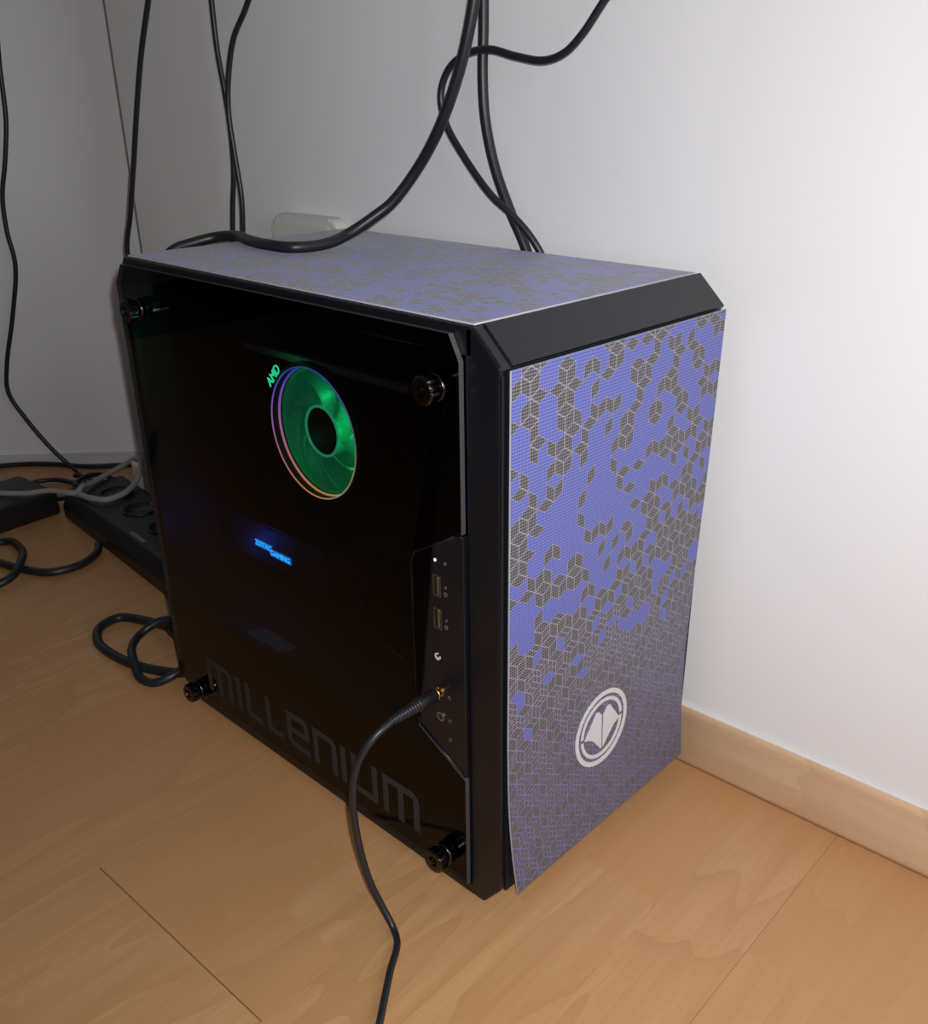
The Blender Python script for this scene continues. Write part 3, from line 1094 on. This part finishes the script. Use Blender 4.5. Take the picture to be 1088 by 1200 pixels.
# graphics card
gc = obj('graphics_card', bmesh.new(), M_DARK, pc)
bm = bmesh.new()
box(bm, 0.010, 0.172, 0.060, 0.184, 0.1440, 0.1860, bev=0.0025, seg=2)
me = bpy.data.meshes.new('graphics_card'); bm.to_mesh(me); bm.free(); me.materials.append(simple('card_shroud_grey', (0.035, 0.035, 0.04, 1), 0.5))
gc.data = me
gc.location = -PCL
bm = bmesh.new()
box(bm, 0.008, 0.170, 0.058, 0.186, 0.1866, 0.1884)
o = obj('backplate', bm, M_PLAS, gc)
bm = bmesh.new()
box(bm, 0.0018, 0.0030, 0.070, 0.188, 0.142, 0.192)
o = obj('slot_bracket', bm, M_STEEL, gc)
for fxc in (0.052, 0.128):
    bm = bmesh.new()
    lathe(bm, (fxc, 0.122, 0.1436), (0, 0, -1), [(0, 0.035), (0.003, 0.034), (0.003, 0.012), (0.005, 0.010)], seg=32)
    obj('card_fan', bm, M_DARK, gc)
def led_word(word, size, x, z):
    me = text_mesh(word, size, 0.0003)
    me.materials.append(M_BLUETXT)
    o = bpy.data.objects.new('card_lettering', me)
    link(o, gc)
    o.location = (x, 0.0590, z)
    o.rotation_euler = (PI / 2, 0, 0)
led_word('ZOTAC', 0.0076, 0.0785, 0.1640)
led_word('GAMING', 0.0076, 0.1035, 0.1605)
bm = bmesh.new()
box(bm, 0.0660, 0.0905, 0.0592, 0.0600, 0.1606, 0.1672)
box(bm, 0.0880, 0.1190, 0.0592, 0.0600, 0.1570, 0.1638)
obj('lit_backing', bm, M_BLUEBACK, gc)
l = bpy.data.lights.new('card_led', 'POINT'); l.energy = 0.05; l.color = (0.05, 0.10, 1.0); l.shadow_soft_size = 0.01
lo_ = bpy.data.objects.new('card_led', l); link(lo_, gc); lo_.location = (0.060, 0.045, 0.160)
# loose leads inside, barely seen
for i, pts in enumerate(([(0.17, 0.10, 0.175), (0.21, 0.07, 0.165), (0.25, 0.05, 0.20), (0.30, 0.09, 0.23)],
                         [(0.17, 0.12, 0.172), (0.22, 0.06, 0.140), (0.26, 0.07, 0.108)],
                         [(0.34, 0.06, 0.105), (0.345, 0.05, 0.16), (0.33, 0.12, 0.22)])):
    bm = bmesh.new()
    tube(bm, spline(pts), 0.0030, seg=8)
    part('power_lead', bm, M_RUBBER2)

# ================================================================== HEADPHONE LEAD
hp = tag(empty('headphone_cable', (0.3738, -0.004, 0)), 'thin black headphone cable plugged into the computer front side', 'cable')
HPL = Vector((0.3738, -0.004, 0))
def hpart(name, bm, mat, parent=None):
    o = obj(name, bm, mat, hp if parent is None else parent)
    if parent is None:
        o.location = -HPL
    return o
bm = bmesh.new()
tube(bm, spline([(0.3738, -0.048, 0.1690), (0.3730, -0.058, 0.1655), (0.3700, -0.068, 0.1560), (0.3660, -0.0730, 0.1420), (0.3620, -0.0745, 0.1180),
                 (0.3605, -0.0730, 0.0860), (0.3640, -0.0680, 0.0420), (0.3715, -0.0630, 0.0160), (0.3815, -0.0630, 0.0040), (0.3925, -0.0695, 0.0032),
                 (0.4065, -0.0885, 0.0032), (0.4317, -0.1201, 0.0032), (0.4660, -0.1640, 0.0032), (0.50, -0.23, 0.0032), (0.555, -0.35, 0.0032), (0.66, -0.50, 0.0032), (0.72, -0.80, 0.0032)]), 0.0025, seg=10)
hpart('cord', bm, M_RUBBER)
bm = bmesh.new()
lathe(bm, (0.3738, -0.0040, 0.1703), (0, -1, -0.01), [(0.0, 0.0017), (0.0030, 0.0017), (0.0031, 0.0042), (0.0046, 0.0042)], seg=24)
pl = hpart('plug', bm, M_GOLD)
bm = bmesh.new()
lathe(bm, (0.3738, -0.0086, 0.17025), (0, -1, -0.01), [(0.0, 0.0040), (0.0010, 0.0048), (0.016, 0.0050), (0.0175, 0.0046)], seg=24)
hpart('plug_sleeve', bm, M_RUBBER2, pl)
bm = bmesh.new()
pf = []
for k in range(11):
    d0 = 0.0172 + k * 0.0022
    r = 0.0043 - 0.0014 * k / 10
    pf += [(d0, r), (d0 + 0.0013, r), (d0 + 0.0014, r * 0.72), (d0 + 0.0021, r * 0.72)]
lathe(bm, (0.3738, -0.0086, 0.17025), (0, -1, -0.03), pf, seg=20)
hpart('strain_relief', bm, M_RUBBER, pl)

# ================================================================== HANGING CABLES
cable('thick_cable', [(0.262, 0.190, 0.95), (0.252, 0.192, 0.78), (0.2236, 0.1959, 0.6136), (0.2139, 0.1956, 0.5763), (0.2012, 0.1953, 0.5454), (0.1821, 0.1947, 0.5125), (0.1570, 0.1939, 0.4822),
                      (0.1362, 0.183, 0.4555), (0.1265, 0.172, 0.4449), (0.1150, 0.150, 0.4310), (0.1200, 0.120, 0.4266), (0.1150, 0.094, 0.4266),
                      (0.0830, 0.090, 0.4266), (0.0500, 0.096, 0.4266), (0.0220, 0.104, 0.4266), (-0.0020, 0.099, 0.4245), (-0.0120, 0.081, 0.4205),
                      (-0.0170, 0.062, 0.4150), (-0.0200, 0.045, 0.3950), (-0.0210, 0.040, 0.36), (-0.0180, 0.046, 0.32), (-0.0050, 0.055, 0.305)], 0.0045, M_RUBBER,
      'thick black cable draped across the top of the computer')
cable('thick_cable', [(0.215, 0.225, 0.95), (0.199, 0.233, 0.78), (0.1927, 0.235, 0.6185), (0.1925, 0.235, 0.5843), (0.1914, 0.235, 0.5487), (0.1939, 0.2351, 0.518), (0.2039, 0.2354, 0.4832),
                      (0.2196, 0.2368, 0.4501), (0.2335, 0.2385, 0.4257), (0.2401, 0.2390, 0.4101), (0.2469, 0.2388, 0.36), (0.25, 0.2388, 0.30), (0.252, 0.2388, 0.07)], 0.0043, M_RUBBER,
      'thick black cable dropping straight behind the computer by the wall')
cable('thin_cable', [(0.400, 0.200, 0.95), (0.372, 0.218, 0.74), (0.328, 0.2271, 0.608), (0.3143, 0.2267, 0.5939), (0.2965, 0.2261, 0.574), (0.2812, 0.2257, 0.5627), (0.2626, 0.2251, 0.5582),
                     (0.2357, 0.2243, 0.5617), (0.2103, 0.2235, 0.567), (0.1883, 0.2229, 0.5654), (0.1699, 0.2223, 0.5575), (0.1602, 0.222, 0.5461),
                     (0.157, 0.2219, 0.5337), (0.1622, 0.2221, 0.5147), (0.1825, 0.2227, 0.4895), (0.2101, 0.2240, 0.4628), (0.2305, 0.2290, 0.4470),
                     (0.2480, 0.2345, 0.4284), (0.2570, 0.2385, 0.4100), (0.262, 0.2395, 0.36), (0.266, 0.2395, 0.07)], 0.0029, M_RUBBER,
      'thinner black cable curling in a hook in front of the wall')
cable('hanging_cable', [(-0.190, 0.190, 0.95), (-0.205, 0.200, 0.76), (-0.2336, 0.2022, 0.6474), (-0.2445, 0.2019, 0.6257), (-0.271, 0.2011, 0.5802), (-0.2941, 0.2004, 0.5313), (-0.3199, 0.1996, 0.4698),
                        (-0.3447, 0.1989, 0.413), (-0.3662, 0.1983, 0.3625), (-0.335, 0.200, 0.290), (-0.270, 0.203, 0.200), (-0.235, 0.206, 0.080), (-0.215, 0.208, 0.0060), (-0.165, 0.208, 0.0052)], 0.0029, M_RUBBER,
      'black cable hanging at the wall corner left of the computer')
cable('hanging_cable', [(-0.150, 0.190, 0.95), (-0.139, 0.200, 0.76), (-0.1342, 0.2052, 0.6404), (-0.1347, 0.2052, 0.6123), (-0.134, 0.2052, 0.5761), (-0.129, 0.2054, 0.5386), (-0.1266, 0.2054, 0.5079),
                        (-0.1286, 0.2054, 0.4682), (-0.1366, 0.2051, 0.4349), (-0.1434, 0.2049, 0.4005), (-0.1523, 0.2047, 0.3555), (-0.13, 0.208, 0.20), (-0.10, 0.21, 0.0062),
                        (-0.04, 0.20, 0.0052)], 0.0026, M_RUBBER,
      'black cable, left one of the crossing pair behind the computer')
cable('hanging_cable', [(0.020, 0.190, 0.95), (-0.002, 0.192, 0.74), (-0.0417, 0.193, 0.6328), (-0.0613, 0.1924, 0.6077), (-0.084, 0.1917, 0.5847), (-0.0984, 0.1913, 0.5531), (-0.1044, 0.1911, 0.5236),
                        (-0.1021, 0.1912, 0.4856), (-0.0982, 0.1913, 0.4464), (-0.1031, 0.1911, 0.4052), (-0.1112, 0.1909, 0.3619), (-0.115, 0.19, 0.20), (-0.10, 0.17, 0.0052),
                        (-0.04, 0.14, 0.0052)], 0.0026, M_RUBBER,
      'black cable, right one of the crossing pair behind the computer')
cable('hanging_cable', [(-0.640, 0.220, 0.95), (-0.645, 0.216, 0.76), (-0.6495, 0.2126, 0.6312), (-0.6537, 0.208, 0.5723), (-0.6573, 0.2041, 0.511), (-0.6657, 0.195, 0.458), (-0.6743, 0.1856, 0.4143),
                        (-0.6768, 0.1828, 0.3692), (-0.6755, 0.1843, 0.3228), (-0.6881, 0.1706, 0.2509), (-0.7045, 0.1528, 0.176), (-0.7084, 0.1486, 0.1371),
                        (-0.6971, 0.1609, 0.0967), (-0.6777, 0.1819, 0.0479), (-0.655, 0.200, 0.0150), (-0.620, 0.200, 0.0045), (-0.57, 0.17, 0.0045)], 0.0031, M_RUBBER,
      'black cable hanging in front of the grey left wall')

# ---- rounded white outlet box on the wall just above the computer
sk = tag(empty('wall_outlet', wall_pt(-0.040, 0, 0.395)), 'rounded white wall outlet peeking over the back of the computer', 'outlet')
def rrect(cx, cz, hw, hh, r, n=8):
    pts = []
    for qx, qz, a0 in ((1, 1, 0), (-1, 1, PI / 2), (-1, -1, PI), (1, -1, 1.5 * PI)):
        for k in range(n + 1):
            t = a0 + PI / 2 * k / n
            pts.append((cx + qx * (hw - r) + r * math.cos(t), cz + qz * (hh - r) + r * math.sin(t)))
    return pts
bm = bmesh.new()
prism_xz(bm, rrect(0, 0, 0.052, 0.034, 0.014), -0.017, -0.0005, bev=0.003, seg=3)
o = obj('outlet_plate', bm, M_WHITEP, sk); o.rotation_euler = (0, 0, WYAW)
bm = bmesh.new()
prism_xz(bm, rrect(0, 0, 0.044, 0.026, 0.010), -0.0185, -0.0165, bev=0.0008, seg=2)
o = obj('outlet_cover', bm, M_WHITEP, sk); o.rotation_euler = (0, 0, WYAW)

# ================================================================== FLOOR CLUTTER ON THE LEFT
# ---- multi-socket strip along the wall
ps = tag(empty('power_strip', (-0.325, 0.1515, 0)), 'black power strip on the floor behind the computer', 'power strip')
ps.rotation_euler = (0, 0, -0.085)
bm = bmesh.new()
SL, SW, SH = 0.185, 0.050, 0.041
vs = []
prof = [(-SW, 0.0), (-SW, 0.018), (-SW + 0.010, SH), (SW - 0.010, SH), (SW, 0.018), (SW, 0.0)]
a = [bm.verts.new((-SL, y, z)) for y, z in prof]; b = [bm.verts.new((SL, y, z)) for y, z in prof]
bm.faces.new(a); bm.faces.new(b[::-1])
for i in range(6):
    bm.faces.new((a[i], a[(i + 1) % 6], b[(i + 1) % 6], b[i]))
bmesh.ops.bevel(bm, geom=bm.edges[:], offset=0.003, segments=2, affect='EDGES', profile=0.5)
obj('strip_body', bm, M_STRIPB, ps)
for k in range(4):
    xx = -0.120 + k * 0.078
    bm = bmesh.new()
    lathe(bm, (xx, 0.004, SH - 0.001), (0, 0, 1), [(0.0, 0.0235), (0.0032, 0.0230), (0.0034, 0.0200), (0.0016, 0.0195), (0.0014, 0.004)], seg=32)
    sct = obj('socket', bm, M_STRIPB, ps)
    for sgn in (-1, 1):
        bm = bmesh.new()
        lathe(bm, (xx + sgn * 0.0095, 0.004, SH + 0.0003), (0, 0, 1), [(0.0, 0.0025), (0.0005, 0.0025)], seg=12)
        obj('socket_hole', bm, M_DARK, sct)
    bm = bmesh.new()
    box(bm, xx - 0.003, xx + 0.003, 0.0205, 0.0235, SH + 0.0005, SH + 0.0035, bev=0.0005, seg=1)
    obj('earth_clip', bm, M_STEEL, sct)
bm = bmesh.new()
box(bm, 0.020, 0.060, -0.0385, -0.0325, SH - 0.0002, SH + 0.0003)
obj('rating_label', bm, simple('rating_label_grey', (0.16, 0.16, 0.16, 1), 0.6), ps)
bm = bmesh.new()
box(bm, 0.150, 0.172, -0.012, 0.016, SH - 0.002, SH + 0.004, bev=0.001, seg=1)
obj('switch', bm, M_RUBBER2, ps)

# ---- black adapter box left of the strip
pa = tag(empty('power_adapter', (-0.572, 0.020, 0)), 'black power adapter box at the left edge of the floor', 'adapter')
pa.rotation_euler = (0, 0, 0.10)
bm = bmesh.new()
box(bm, -0.050, 0.052, -0.130, 0.096, 0.0, 0.036, bev=0.004, seg=2)
obj('adapter_body', bm, M_STRIPB, pa)
bm = bmesh.new()
box(bm, -0.030, 0.034, -0.080, 0.060, 0.0358, 0.0364)
obj('adapter_label', bm, simple('adapter_label_dark', (0.045, 0.045, 0.048, 1), 0.6), pa)
bm = bmesh.new()
lathe(bm, (0.010, 0.096, 0.018), (0, 1, 0), [(0, 0.008), (0.004, 0.007), (0.018, 0.0050)], seg=16)
obj('cord_grommet', bm, M_RUBBER2, pa)

# ---- white charger standing at the end of the strip
cp = tag(empty('charger_plug', (-0.487, 0.232, 0.0)), 'white charger plug beside the black power strip', 'charger')
bm = bmesh.new()
box(bm, -0.014, 0.014, -0.012, 0.012, 0.0, 0.060, bev=0.004, seg=3)
obj('charger_body', bm, M_WHITEP, cp)
bm = bmesh.new()
box(bm, -0.008, 0.008, -0.008, 0.008, 0.0595, 0.0660, bev=0.001, seg=1)
obj('charger_socket', bm, M_STEEL, cp)

# ---- cables on the floor
R5 = 0.0050
cable('extension_cable', [(-0.1420, 0.1260, 0.016), (-0.1280, 0.1080, 0.010), (-0.1290, 0.0760, 0.0052), (-0.1131, 0.0500, 0.0052), (-0.0800, 0.0500, 0.0052), (-0.0450, 0.0900, 0.0052), (-0.03, 0.14, 0.0052)],
      0.0046, M_RUBBER, 'black cable leaving the power strip towards the computer')
cable('coiled_cable', [(-0.020, 0.0800, 0.0052), (-0.0629, 0.0438, 0.0150), (-0.0987, 0.0423, 0.0150), (-0.1486, 0.0396, 0.0055), (-0.1771, 0.0238, 0.0052), (-0.1726, -0.0008, 0.0052),
                       (-0.1450, -0.0177, 0.0052), (-0.1116, -0.0202, 0.0052), (-0.0700, -0.0136, 0.0052), (-0.0400, -0.0010, 0.0052), (-0.0220, 0.0125, 0.0052), (-0.016, 0.05, 0.0052)],
      R5, M_RUBBER, 'outer loop of shiny black cable on the floor by the computer')
cable('coiled_cable', [(-0.0500, 0.0790, 0.0150), (-0.0800, 0.0560, 0.0250), (-0.1039, 0.0363, 0.0240), (-0.1092, 0.0141, 0.0150), (-0.0934, -0.0040, 0.0140), (-0.0654, -0.0174, 0.0155),
                       (-0.0408, -0.0245, 0.0080), (-0.0240, -0.0190, 0.0070), (-0.0150, -0.0040, 0.0120), (-0.0160, 0.0150, 0.0155), (-0.022, 0.05, 0.0155)],
      0.0044, M_RUBBER, 'smaller inner loop of shiny black cable on the floor')
cable('looped_cable', [(-0.4960, -0.0480, 0.0100), (-0.4930, -0.0300, 0.0070), (-0.4887, -0.0010, 0.0055), (-0.4780, 0.0240, 0.0055), (-0.4350, 0.0230, 0.0100), (-0.3854, 0.0053, 0.0170), (-0.3602, -0.0190, 0.0100), (-0.3609, -0.0442, 0.0055),
                       (-0.385, -0.080, 0.0055), (-0.43, -0.11, 0.0055), (-0.50, -0.18, 0.0055), (-0.60, -0.30, 0.0055), (-0.75, -0.40, 0.0055)],
      R5, M_RUBBER, 'black cable loop cut off by the left edge')
cable('looped_cable', [(-0.70, -0.30, 0.0055), (-0.62, -0.25, 0.0055), (-0.53, -0.15, 0.0055), (-0.4800, -0.0650, 0.0055), (-0.4487, -0.0198, 0.0055), (-0.4200, -0.0101, 0.0055), (-0.3766, 0.0037, 0.0052), (-0.3461, 0.0222, 0.0055), (-0.3395, 0.0575, 0.0055), (-0.3560, 0.0880, 0.0070),
                       (-0.372, 0.0985, 0.0100)],
      R5, M_RUBBER, 'black cable arcing across the floor into the power strip')
cable('tangled_cable', [(-0.6183, 0.1842, 0.0045), (-0.6534, 0.1673, 0.0060), (-0.6640, 0.1370, 0.0060), (-0.6284, 0.1200, 0.0060), (-0.5920, 0.1292, 0.0060), (-0.5673, 0.1350, 0.0080), (-0.5490, 0.1562, 0.0120),
                        (-0.5600, 0.1898, 0.0130), (-0.600, 0.2000, 0.0130), (-0.6300, 0.1900, 0.0130)],
      0.0036, M_RUBBER, 'oval ring of thin black cable at the foot of the left wall')
cable('tangled_cable', [(-0.5190, 0.1400, 0.0060), (-0.5264, 0.1598, 0.0200), (-0.5295, 0.1884, 0.0200), (-0.5200, 0.2011, 0.0200), (-0.5268, 0.1842, 0.0300), (-0.5329, 0.1657, 0.0300), (-0.5436, 0.1532, 0.0300),
                        (-0.5677, 0.1814, 0.0300), (-0.5708, 0.2079, 0.0240), (-0.5484, 0.2236, 0.0120), (-0.5220, 0.2400, 0.0050), (-0.51, 0.28, 0.0050)],
      0.0036, M_RUBBER, 'knotted thin black cable beside the power strip')
cable('wall_cable', [(-0.84, 0.0800, 0.0040), (-0.7900, 0.1300, 0.0040), (-0.7640, 0.1680, 0.0040), (-0.7317, 0.1979, 0.0040), (-0.6719, 0.2360, 0.0040), (-0.6389, 0.2767, 0.0040), (-0.5900, 0.3300, 0.0040)],
      0.0036, M_RUBBER, 'black cable lying along the foot of the left wall')
cable('grey_cable', [(-0.6100, 0.0300, 0.0410), (-0.5880, 0.0438, 0.0410), (-0.5638, 0.0573, 0.0410), (-0.5342, 0.0801, 0.0420), (-0.5080, 0.1014, 0.0470), (-0.4700, 0.1220, 0.0480), (-0.4755, 0.1339, 0.0520), (-0.4857, 0.1463, 0.0480),
                     (-0.5105, 0.1868, 0.0460), (-0.5286, 0.2228, 0.0460), (-0.5626, 0.2731, 0.0400), (-0.58, 0.31, 0.02)],
      0.0036, M_GREY, 'pale grey cable looping up over the power strip end')
cable('grey_cable', [(-0.4850, 0.1180, 0.0455), (-0.4639, 0.1234, 0.0470), (-0.4388, 0.1256, 0.0480), (-0.4160, 0.1384, 0.0480), (-0.4189, 0.1646, 0.0480), (-0.4443, 0.1973, 0.0500), (-0.4700, 0.2200, 0.0600), (-0.4870, 0.2320, 0.0690)],
      0.0040, M_GREY, 'pale grey cable bending over the power strip to the charger')
